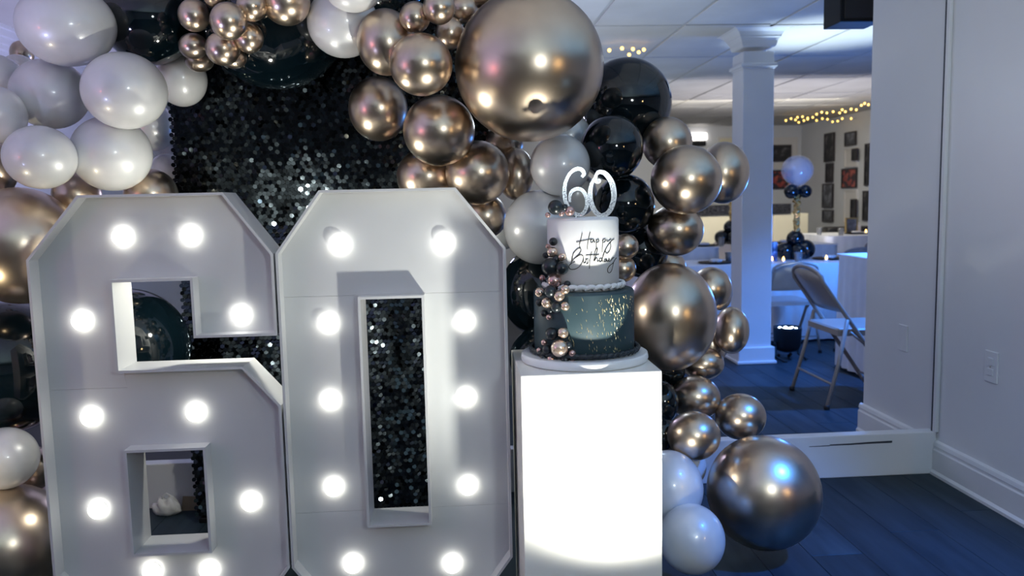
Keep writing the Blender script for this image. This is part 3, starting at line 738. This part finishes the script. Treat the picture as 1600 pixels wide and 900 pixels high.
# ------------------------------------------------------------------ bag and card on the floor behind the number 6
pb = PZ(262, 804, 0); mb = MB(); rbag = random.Random(2)
mb.ball((0, 0, .028), 1, 22, 12, (.055, .03, .038))
for i, v in enumerate(mb.v):
    n_ = 1+.22*math.sin(v[0]*160+v[2]*90)*rbag.uniform(.3, 1); mb.v[i] = (v[0]*n_, v[1]*n_, max(0, v[2]*n_))
bag = thing('plastic_bag', 'crumpled white plastic bag on the floor seen through the lower hole of the 6', 'bag', (pb.x, 3.17, 0))
mb.build('body', MT['bag'], bag)
MB().tube([(-.02, 0, .055), (-.015, 0, .075), (0, 0, .085), (.015, 0, .075), (.022, 0, .055)], .003, 6).build('handle', MT['bag'], bag)
pc = PZ(286, 802, 0)
tag(MB().add([(-.035, 0, .0), (.03, 0, 0), (.035, .012, .05), (-.03, .012, .055), (-.035, .004, .0), (.03, .004, 0), (.035, .016, .05), (-.03, .016, .055)], [(0, 1, 2, 3), (5, 4, 7, 6), (0, 4, 5, 1), (1, 5, 6, 2), (2, 6, 7, 3), (3, 7, 4, 0)]).build('cardboard_scrap', MT['cardboard'], None, (pc.x+.02, 3.2, 0)), 'torn brown cardboard scrap leaning on the low wall behind the bag', 'cardboard')

# ------------------------------------------------------------------ hall: column
pA = PZ(1160, 567, 0)
colX0, colX1, colY = 1.985, 2.205, 5.60
cw = (colX1-colX0)/2
colm = thing('column', 'square white column with a stepped capital and plinth base', 'column', ((colX0+colX1)/2, colY+cw, 0))
MB().bevbox(-cw, cw, -cw, cw, .11, ZC-.16, .004, 1).build('shaft', MT['trim'], colm)
mb = MB().bevbox(-cw-.022, cw+.022, -cw-.022, cw+.022, 0, .12, .004, 1).bevbox(-cw-.034, cw+.034, -cw-.034, cw+.034, 0, .022, .006, 2)
mb.build('base', MT['trim'], colm)
mb = MB().bevbox(-cw-.018, cw+.018, -cw-.018, cw+.018, ZC-.265, ZC-.240, .005, 2).bevbox(-cw-.008, cw+.008, -cw-.008, cw+.008, ZC-.275, ZC-.265, .003, 1)
mb.build('collar', MT['trim'], colm)
mb = MB(); n = 9; prev = None
prof = [(cw, ZC-.13), (cw+.006, ZC-.125), (cw+.012, ZC-.11), (cw+.016, ZC-.09), (cw+.028, ZC-.07), (cw+.034, ZC-.066), (cw+.034, ZC-.058), (cw+.05, ZC-.035), (cw+.07, ZC-.020), (cw+.085, ZC-.014), (cw+.085, ZC-.0105)]
vs = []; fs = []
for a, z in prof: vs += [(-a, -a, z), (a, -a, z), (a, a, z), (-a, a, z)]
for k in range(len(prof)-1):
    for i in range(4): j = (i+1) % 4; fs.append((k*4+i, k*4+j, k*4+4+j, k*4+4+i))
fs += [(3, 2, 1, 0), tuple(len(vs)-4+i for i in range(4))]
mb.add(vs, fs).build('capital', MT['trim'], colm)
par_light('black par light with white LEDs lit, under the chair beside the column', (2.37, 5.71, 0), .3, 0, True)

# hanging box loudspeaker at the top edge of the wall strip
p0 = PY(1316, 34, 4.25); p1 = PY(1372, 34, 4.25)
sp_ = thing('wall_speaker', 'black box loudspeaker hanging under the ceiling beside the wall end', 'loudspeaker', (p0.x, 4.25, p0.z))
MB().bevbox(-.012, .22, 0, .2, 0, .22, .006, 2).build('cabinet', MT['plastic_black'], sp_)
MB().bevbox(.01, .2, -.006, .0, .015, .205, .004, 1).build('grille', MT['rubber'], sp_)
MB().box(.08, .12, .08, .12, .22, ZC-.0105-p0.z).build('bracket', MT['plastic_black'], sp_)

# ------------------------------------------------------------------ hall: tables
def cloth_table(name, label, x0, x1, y0, y1, h, group, amp=.012):
    t = thing(name, label, 'table', ((x0+x1)/2, (y0+y1)/2, 0), 0, group)
    a, b = (x1-x0)/2, (y1-y0)/2
    MB().bevbox(-a, a, -b, b, h-.012, h, .006, 2).build('tabletop', MT['cloth'], t)
    per = []; N_ = 260; rr = .05
    pts = [(-a+rr, -b), (a-rr, -b), (a, -b+rr), (a, b-rr), (a-rr, b), (-a+rr, b), (-a, b-rr), (-a, -b+rr), (-a+rr, -b)]
    L = [math.dist(pts[i], pts[i+1]) for i in range(8)]; T_ = sum(L)
    for k in range(N_):
        s_ = T_*k/N_; i = 0
        while s_ > L[i]: s_ -= L[i]; i += 1
        p, q = pts[i], pts[i+1]; f_ = s_/L[i]; nx, ny = (q[1]-p[1])/L[i], -(q[0]-p[0])/L[i]
        per.append((p[0]+(q[0]-p[0])*f_, p[1]+(q[1]-p[1])*f_, nx, ny, T_*k/N_))
    vs = []; fs = []; H_ = 6
    for r_ in range(H_+1):
        zt = h-.006-(h-.022)*r_/H_
        for x_, y_, nx, ny, s_ in per:
            d = .003+amp*(r_/H_)**.6*(.9+.9*math.sin(s_*62)+.5*math.sin(s_*23+1))
            vs.append((x_+nx*d, y_+ny*d, zt))
    for r_ in range(H_):
        for k in range(N_): j = (k+1) % N_; fs.append((r_*N_+k, r_*N_+j, (r_+1)*N_+j, (r_+1)*N_+k))
    MB().add(vs, fs, True).build('skirt', MT['cloth'], t)
    for sx in (-1, 1):
        for sy in (-1, 1): MB().tube([(sx*(a-.1), sy*(b-.08), 0), (sx*(a-.1), sy*(b-.08), h-.012)], .014, 8).build('leg', MT['metal_cream'], t)
    return t
GT = 'skirted banquet tables'
H2 = .64
cloth_table('banquet_table', 'white skirted table right behind the folding chair at the wall end', 2.60, 4.2, 4.90, 5.45, .785, GT)
cloth_table('banquet_table', 'long white skirted table behind the column, with the clear balloon centrepiece', 1.35, 3.35, 6.40, 7.02, H2, GT)
cloth_table('banquet_table', 'white table in the second row seen left of the column', 1.2, 2.55, 7.80, 8.4, .70, GT)
cloth_table('banquet_table', 'white table in the second row seen right of the column', 3.05, 3.75, 7.80, 8.45, .70, GT)
cloth_table('banquet_table', 'far white table by the black sofa and picture wall', 4.15, 5.5, 8.9, 9.7, .72, GT)

# ------------------------------------------------------------------ hall: folding chairs
def folding_chair(label, loc, rz):
    t = thing('folding_chair', label, 'chair', loc, rz, 'beige metal folding chairs')
    m = MT['metal_cream']
    # arch: front feet -> back top
    def arm(s_, k): return (s_*(.215-.02*k), .21-.49*k, .008+.70*k)
    top = []
    for k in range(13):
        a = PI*k/12; top.append((.195*math.cos(a), -.283-.02*math.sin(a), .72+.065*math.sin(a)**.8 if 0 < k < 12 else .72))
    P = [arm(1, q/8) for q in range(9)]+top[1:-1]+[arm(-1, q/8) for q in range(8, -1, -1)]
    MB().tube(P, .0125, 8).build('frame', m, t)
    for s_ in (-1, 1):
        MB().tube([(s_*.236, -.265, .008), (s_*.229, -.20, .25), (s_*.212, -.145, .50)], .0115, 8).build('rear_leg', m, t)
        MB().lathe([(.016, 0), (.016, .022), (.013, .026)], 10).build('foot_cap', MT['rubber'], t, (s_*.236, -.265, 0))
        MB().lathe([(.017, 0), (.017, .022), (.013, .026)], 10).build('foot_cap', MT['rubber'], t, (s_*.215, .21, 0))
        MB().tube([(s_*.205, -.02, .34), (s_*.215, -.13, .43)], .007, 6).build('hinge_bar', m, t)
    MB().tube([(-.231, -.232, .14), (.231, -.232, .14)], .007, 8).build('stretcher', m, t)
    MB().tube([(-.208, .14, .11), (.208, .14, .11)], .007, 8).build('stretcher', m, t)
    # seat pan, rounded front
    mb = MB(); pl = []
    for x_, y_ in ((-.195, -.19), (.195, -.19), (.205, .10)): pl.append((x_, y_))
    for k in range(1, 8): a = PI/2*k/8; pl.append((.205-.06+.06*math.cos(a), .14+.06*math.sin(a)))
    for k in range(1, 8): a = PI/2+PI/2*k/8; pl.append((-.205+.06+.06*math.cos(a), .14+.06*math.sin(a)))
    pl.append((-.205, .10)); n = len(pl)
    vs = [(x_, y_, .405) for x_, y_ in pl]+[(x_, y_, .437) for x_, y_ in pl]+[(x_*.95, y_*.95, .445) for x_, y_ in pl]
    fs = [tuple(range(n))[::-1], tuple(range(2*n, 3*n))]
    for k in range(2):
        for i in range(n): j = (i+1) % n; fs.append((k*n+i, k*n+j, k*n+n+j, k*n+n+i))
    mb.add(vs, fs).build('seat', m, t)
    # backrest: curved sheet
    mb = MB(); nx_, nz_ = 12, 6; vs = []; fs = []
    for side in (0, 1):
        for i in range(nx_+1):
            for j in range(nz_+1):
                q = -1+2*i/nx_; zz = .535+.0*abs(q)+(.235-.045*abs(q)**3)*j/nz_
                yy = -.283+.49*(.72-min(zz, .73))/.70-.028*(1-q*q)+.012*side
                vs.append((q*.188, yy, zz))
    w = nz_+1; o_ = (nx_+1)*w
    for i in range(nx_):
        for j in range(nz_):
            a = i*w+j; fs.append((a, a+1, a+w+1, a+w)); fs.append((o_+a, o_+a+w, o_+a+w+1, o_+a+1))
    for i in range(nx_):
        a = i*w; fs.append((a, a+w, o_+a+w, o_+a)); a += nz_; fs.append((a, o_+a, o_+a+w, a+w))
    for j in range(nz_):
        fs.append((j, o_+j, o_+j+1, j+1)); a = nx_*w+j; fs.append((a, a+1, o_+a+1, o_+a))
    mb.add(vs, fs, True).build('backrest', m, t)
    return t
ch0 = folding_chair('beige folding chair standing alone side-on by the wall end', (2.285, 4.545, 0), -PI/2)
def chair_at(x, y, rz, label, k=.88):
    c = copy_tree(ch0); c.location = (x, y, 0); c.rotation_euler = (0, 0, rz); c['label'] = label; c.scale = (k, k, k); return c
chair_at(2.50, 6.14, 0, 'blue-lit folding chair with its back to us, right of the column')
chair_at(1.83, 7.26, PI, 'folding chair facing us across the long table, left of the column')
chair_at(2.62, 7.52, 0, 'folding chair back just visible left of the column in the second row')
chair_at(3.05, 5.71, PI, 'blue-lit folding chair behind the skirted table at the wall end')
chair_at(3.72, 7.52, 0, 'grey folding chair back right of the clear balloon, second row')
chair_at(4.35, 8.5, .2, 'folding chair back by the wall end, before the far white table')
chair_at(3.0, 8.72, PI*.97, 'dark folding chair far behind the clear balloon centrepiece')

# ------------------------------------------------------------------ hall: things on the tables
def tumbler(x, y, z, label):
    o = MB().lathe([(.024, 0), (.026, .003), (.034, .085), (.0325, .085), (.025, .008), (.002, .008)], 20).build('tumbler', MT['glass'], None, (x, y, z))
    return tag(o, label, 'glass', 'clear tumblers on the tables')
def spot(u, v, z): return PZ(u, v, z)
for u, v, zt, lab in ((1247, 412, H2, 'clear tumbler in front of the black balloons on the long table'), (1139, 410, H2, 'clear tumbler on the long table just left of the column'),
                      (1127, 392, .70, 'clear tumbler beside the dark centrepiece left of the column'), (1280, 367, .72, 'clear tumbler on the far table, the left one'), (1314, 368, .72, 'clear tumbler on the far table, the right one')):
    p = spot(u, v, zt)
    p.y = min(max(p.y, {H2: 6.46, .70: 7.87, .72: 8.95}[zt]), {H2: 6.96, .70: 8.3, .72: 9.6}[zt]); p.x = p.y/ray(u, v).y*ray(u, v).x
    tumbler(p.x, p.y, zt+.0005, lab)
def tea_light(x, y, z, label):
    t = thing('tea_light', label, 'candle', (x, y, z), 0, 'glowing tea lights')
    MB().lathe([(.018, 0), (.019, .002), (.019, .014), (.016, .016), (.004, .014)], 18).build('cup', MT['frame_white'], t)
    MB().lathe([(.004, .014), (.009, .022), (.010, .030), (.006, .042), (.001, .052)], 12).build('flame', MT['flame'], t)
for u, v, zt, lab, yy in ((1224, 413, H2, 'glowing tea light on the long table between menu card and tumbler', 6.50), (1291, 410, H2, 'glowing tea light on the long table right of the black balloons', 6.52), (1206, 408, H2, 'glowing tea light in front of the blue menu card', 6.54), (1353, 367, .72, 'glowing tea light on the far table at the wall end', 9.2)):
    tea_light(yy/ray(u, v).y*ray(u, v).x, yy, zt+.0005, lab)
def plate_set(u, yy, zt, lab):
    x_ = yy/ray(u, 410).y*ray(u, 410).x
    t = thing('place_setting', lab, 'place setting', (x_, yy, zt+.0005), 0, 'dark place settings')
    MB().lathe([(.09, 0), (.13, .004), (.145, .012), (.143, .014), (.09, .006), (.002, .006)], 32).build('plate', MT['plastic_black'], t)
    mb = MB(); 
    for k in range(5): a = k*1.26; mb.ball((.03*math.cos(a), .03*math.sin(a), .022), .03, 10, 6, (1, .7, .5))
    mb.build('napkin', MT['frame_white'], t)
plate_set(1296, 6.72, H2, 'black plate with a white napkin right of the black balloons'); plate_set(1118, 6.62, H2, 'black plate with a napkin on the long table left of the column')
plate_set(1100, 8.0, .70, 'black plate with a napkin on the second-row table left of the column'); plate_set(1226, 8.1, .70, 'black plate with a napkin on the second-row table right of the column'); plate_set(1337, 9.2, .72, 'black plate at the far table by the wall end')
# menu card
x_ = 6.62/ray(1201, 395).y*ray(1201, 395).x
mc = thing('menu_card', 'blue printed menu card standing on the long table beside the column', 'menu card', (x_+.01, 6.62, H2+.0005))
MB().bevbox(-.065, .065, 0, .004, 0, .165, .0015, 1).build('card', MT['print_blue'], mc)
MB().box(-.03, .03, .004, .05, 0, .003).build('stand', MT['plastic_black'], mc)
# gold table frame on the far table
x_ = 9.25/ray(1331, 350).y*ray(1331, 350).x
mc = thing('table_sign', 'gold framed table sign on the far white table', 'table sign', (x_, 9.25, .7205))
ring_wall([(-.075, 0), (.075, 0), (.075, .19), (-.075, .19)], .018, 0, .015).build('frame', MT['gold_foil'], mc)
MB().box(-.058, .058, .004, .010, .016, .174).build('card', MT['print_grey'], mc)
x_ = 9.3/ray(1342, 358).y*ray(1342, 358).x
tag(MB().lathe([(.028, 0), (.03, .004), (.03, .085), (.012, .1), (.012, .12), (.016, .122), (.016, .135)], 18).build('white_bottle', MT['frame_white'], None, (x_, 9.32, .7205)), 'small white bottle beside the gold table sign', 'bottle')
# balloon centrepieces
def centrepiece(label, u, yy, zt, clear):
    x_ = yy/ray(u, 390).y*ray(u, 390).x
    t = thing('balloon_centrepiece', label, 'centrepiece', (x_, yy, zt+.0005), 0, 'balloon centrepieces')
    rr = random.Random(int(u))
    for dx, dy, r_ in ((-.10, 0, .075), (.085, .02, .085), (.0, -.06, .07), (.0, .09, .075), (.0, .02, .075)):
        z_ = r_ if (dx, dy) != (.0, .02) else .175
        o = obj('base_balloon', BM['k'], t, (dx, dy, z_+.0)); o.scale = (r_, r_, r_*.95); o.rotation_euler = (rr.uniform(-.4, .4)*0, 0, 0) if z_ > .1 else (0, 0, 0)
        if z_ < .1: o.scale = (r_, r_, r_); o.rotation_euler = (PI/2 if dx == 0 else 0, (-PI/2 if dx > 0 else PI/2) if dx else 0, 0)
        if dx == 0 and z_ < .1: o.rotation_euler = ((PI/2 if dy > 0 else -PI/2), 0, 0)
    hgt = .74
    mb = MB(); n_ = 40
    mb.tube([(.012*math.sin(k*1.1), .012*math.cos(k*1.7), .2+(hgt-.38)*k/n_) for k in range(n_+1)], [.022+.008*math.sin(k*2.3) for k in range(n_+1)], 7, smooth=False)
    mb.build('foil_column', MT['gold_foil'], t)
    zc_ = .2+hgt-.38
    for dx, dy, r_, kd in ((-.062, -.03, .062, 'k'), (.062, -.02, .056, 'k'), (0, .06, .06, 'k')):
        o = obj('collar_balloon', BM[kd if clear else ('c' if dy < 0 else 'k')], t, (dx, dy, zc_+.02)); o.scale = (r_, r_, r_)
        o.rotation_euler = (-PI/2 if dx == 0 else 0, (-PI/2 if dx > 0 else PI/2) if dx else 0, 0)
    if clear:
        cm = BM.setdefault('x', balloon_mesh('clear_balloon', MT['clear']))
        o = obj('clear_balloon', cm, t, (0, 0, zc_+.20)); o.scale = (.132, .132, .124); o.rotation_euler = (PI, 0, 0)
    else:
        o = obj('top_balloon', BM['k'], t, (0, 0, zc_+.16)); o.scale = (.1, .1, .1); o.rotation_euler = (PI, 0, 0)
centrepiece('clear globe balloon centrepiece with a black collar on a gold foil column', 1244, 6.78, H2, True)
centrepiece('dark balloon centrepiece on a gold foil column, left of the column', 1143, 8.1, .70, False)

# ------------------------------------------------------------------ hall: bar, sofa, pictures
yb = 10.8
def wx(u, v, Y): return PY(u, v, Y)
bxl, bxr = wx(1040, 350, yb).x, wx(1263, 350, yb).x
bar_h = wx(1230, 334, yb).z; bar_t = wx(1230, 318, yb).z
bar = thing('bar_counter', 'cream fronted bar counter with a dark granite rim behind the tables', 'bar', ((bxl+bxr)/2, yb, 0))
a = (bxr-bxl)/2
npan = 4
for k in range(npan):
    MB().bevbox(-a+2*a*k/npan+.002, -a+2*a*(k+1)/npan-.002, 0, .04, .09, bar_h, .004, 1).build('front_panel', MT['cream_panel'], bar)
MB().box(-a, a, .02, .5, 0, bar_h).build('carcass', MT['cream_panel'], bar)
MB().bevbox(-a-.03, a-.25, -.02, .04, bar_h, bar_t, .004, 1).build('granite_rim', MT['granite'], bar)
MB().bevbox(-a-.03, a-.25, .04, .55, bar_h, bar_h+.03, .004, 1).build('granite_top', MT['granite'], bar)
# sofa
p = PY(1264, 360, 10.3); q = PY(1328, 360, 10.3)
sw = q.x-p.x+.5
so = thing('sofa', 'long black sofa back behind the far table', 'sofa', (p.x+sw/2+.05, 9.9, 0))
MB().bevbox(-sw/2, sw/2, 0, .65, .08, .42, .04, 3).build('seat', MT['sofa'], so)
MB().bevbox(-sw/2, sw/2, -.02, .2, .3, PY(1290, 353, 10.3).z, .05, 3).build('backrest', MT['sofa'], so)
for s_ in (-1, 1): MB().lathe([(.03, 0), (.03, .08)], 12).build('leg', MT['dark_wood'], so, (s_*(sw/2-.1), .1, 0)); MB().lathe([(.03, 0), (.03, .08)], 12).build('leg', MT['dark_wood'], so, (s_*(sw/2-.1), .55, 0))
def picture_far(label, u0, u1, v0, v1, pm_, frame='dark_wood', fw=.03, dY=.0):
    Y = YF-.03-dY; c0, c1 = PY(u0, v1, Y), PY(u1, v0, Y)
    t = thing('framed_picture', label, 'picture', ((c0.x+c1.x)/2, Y, min(c0.z, c1.z)), 0, 'pictures on the hall walls')
    a, h = abs(c1.x-c0.x)/2, abs(c1.z-c0.z)
    ring_wall([(-a, 0), (a, 0), (a, h), (-a, h)], fw, 0, .03).build('frame', MT[frame], t)
    MB().box(-a+fw, a-fw, .012, .03, fw, h-fw).build('print', MT[pm_], t)
    return t
picture_far('pale panel surrounding the black screen on the far wall', 1196, 1247, 214, 264, 'frame_white', 'frame_white', .02, 0)
picture_far('black screen with a pale figure on the far wall above the red picture', 1199, 1237, 226, 253, 'print_dark', dY=.035)
picture_far('red and black picture on the far wall beside the column', 1198, 1240, 265, 296, 'print_red')
picture_far('pale cream panel on the far wall left of the column', 1122, 1160, 213, 232, 'cream_panel', 'frame_white')
def picture_side(label, u0, u1, v0, v1, pm_, frame='dark_wood', fw=.02, dX=0.):
    X = XH-.03-dX; A = PX(u0, (v0+v1)/2, X); B = PX(u1, (v0+v1)/2, X)
    zt_ = PX((u0+u1)/2, v0, X).z; zb2 = PX((u0+u1)/2, v1, X).z
    t = thing('framed_picture', label, 'picture', (X, (A.y+B.y)/2, zb2), -PI/2, 'pictures on the hall walls')
    a, h = abs(A.y-B.y)/2, zt_-zb2
    ring_wall([(-a, 0), (a, 0), (a, h), (-a, h)], fw, 0, .03).build('frame', MT[frame], t)
    MB().box(-a+fw, a-fw, .012, .03, fw, h-fw).build('print', MT[pm_], t)
picture_side('tall dark portrait at the top of the picture column on the side wall', 1287, 1302, 208, 253, 'print_dark')
picture_side('narrow dark picture second in the picture column on the side wall', 1289, 1300, 255, 285, 'print_dark')
picture_side('grey landscape picture third in the picture column on the side wall', 1284, 1300, 287, 325, 'print_grey')
picture_side('small grey picture at the bottom of the picture column on the side wall', 1284, 1300, 328, 347, 'print_grey')
picture_side('small blue-grey picture at the top of the side wall, right of the tall portrait', 1319, 1336, 206, 228, 'print_grey')
picture_side('white mounted picture with a dark corner above the red side-wall picture', 1319, 1338, 232, 261, 'frame_white', 'frame_white')
picture_side('dark inset in the white mounted picture on the side wall', 1330, 1338, 232, 251, 'print_dark', dX=.035)
picture_side('red and black picture on the side wall near the wall end', 1314, 1337, 263, 294, 'print_red')
picture_side('tall white panel with a dark strip below the red side-wall picture', 1318, 1337, 297, 350, 'frame_white', 'frame_white')
picture_side('dark strip on the tall white panel of the side wall', 1328, 1336, 311, 347, 'print_dark', dX=.035)
picture_side('tall dark picture cut by the wall end, upper one', 1350, 1362, 224, 290, 'print_dark')
picture_side('tall dark picture cut by the wall end, lower one', 1347, 1362, 298, 345, 'print_dark')
# wall lamp left of the column
c0, c1 = PY(1078, 219, YF-.02), PY(1104, 208, YF-.02)
wl = thing('wall_lamp', 'lit white wall lamp on a dark bar at the far wall beside the balloons', 'lamp', ((c0.x+c1.x)/2, YF, c0.z))
hw_ = (c1.x-c0.x)/2
MB().bevbox(-hw_, hw_, -.06, 0, 0, c1.z-c0.z, .01, 2).build('diffuser', MT['warm_lamp'], wl)
MB().bevbox(-hw_*.8, hw_*.8, -.1, 0, -.1, -.02, .01, 2).build('bar', MT['plastic_black'], wl)
# fairy lights under the ceiling: strings of tiny bulbs
def fairy(label, pts, seed):
    t = thing('fairy_light_string', label, 'string lights', tuple(pts[0]), 0, 'fairy lights under the ceiling')
    o = Vector(pts[0]); me = MB().ball((0, 0, 0), .013, 8, 6).mesh('fairy_bulb', MT['fairy'])
    MB().tube([Vector(p)-o for p in pts], .002, 4).build('wire', MT['ceiling_grid'], t)
    for p in pts: b = obj('fairy_bulb', me, t, Vector(p)-o-Vector((0, 0, .012)))
rf = random.Random(9)
def fpt(u, v, z): 
    p = PZ(u, v, z); return p
P1 = [(1228, 187), (1236, 184), (1243, 186), (1248, 190), (1256, 187), (1262, 185), (1270, 182), (1276, 187), (1285, 184), (1293, 185), (1301, 189), (1309, 188), (1316, 184), (1330, 184), (1345, 186), (1353, 187), (1357, 188)]
P2 = [(1246, 182), (1254, 181), (1262, 183), (1276, 177), (1284, 174), (1292, 175), (1302, 173), (1312, 175), (1316, 170), (1321, 173), (1330, 169), (1338, 170), (1346, 163), (1351, 160), (1357, 162)]
fairy('lower string of warm fairy lights under the hall ceiling by the wall end', [fpt(u, v, 2.26) for u, v in P1], 1)
fairy('upper string of warm fairy lights under the hall ceiling by the wall end', [fpt(u, v, 2.26) for u, v in P2], 2)
fairy('short bright string of fairy lights above the large black balloon', [fpt(u, v, 2.29) for u, v in ((952, 76), (972, 73), (983, 83), (989, 74), (998, 79), (1006, 75))], 3)
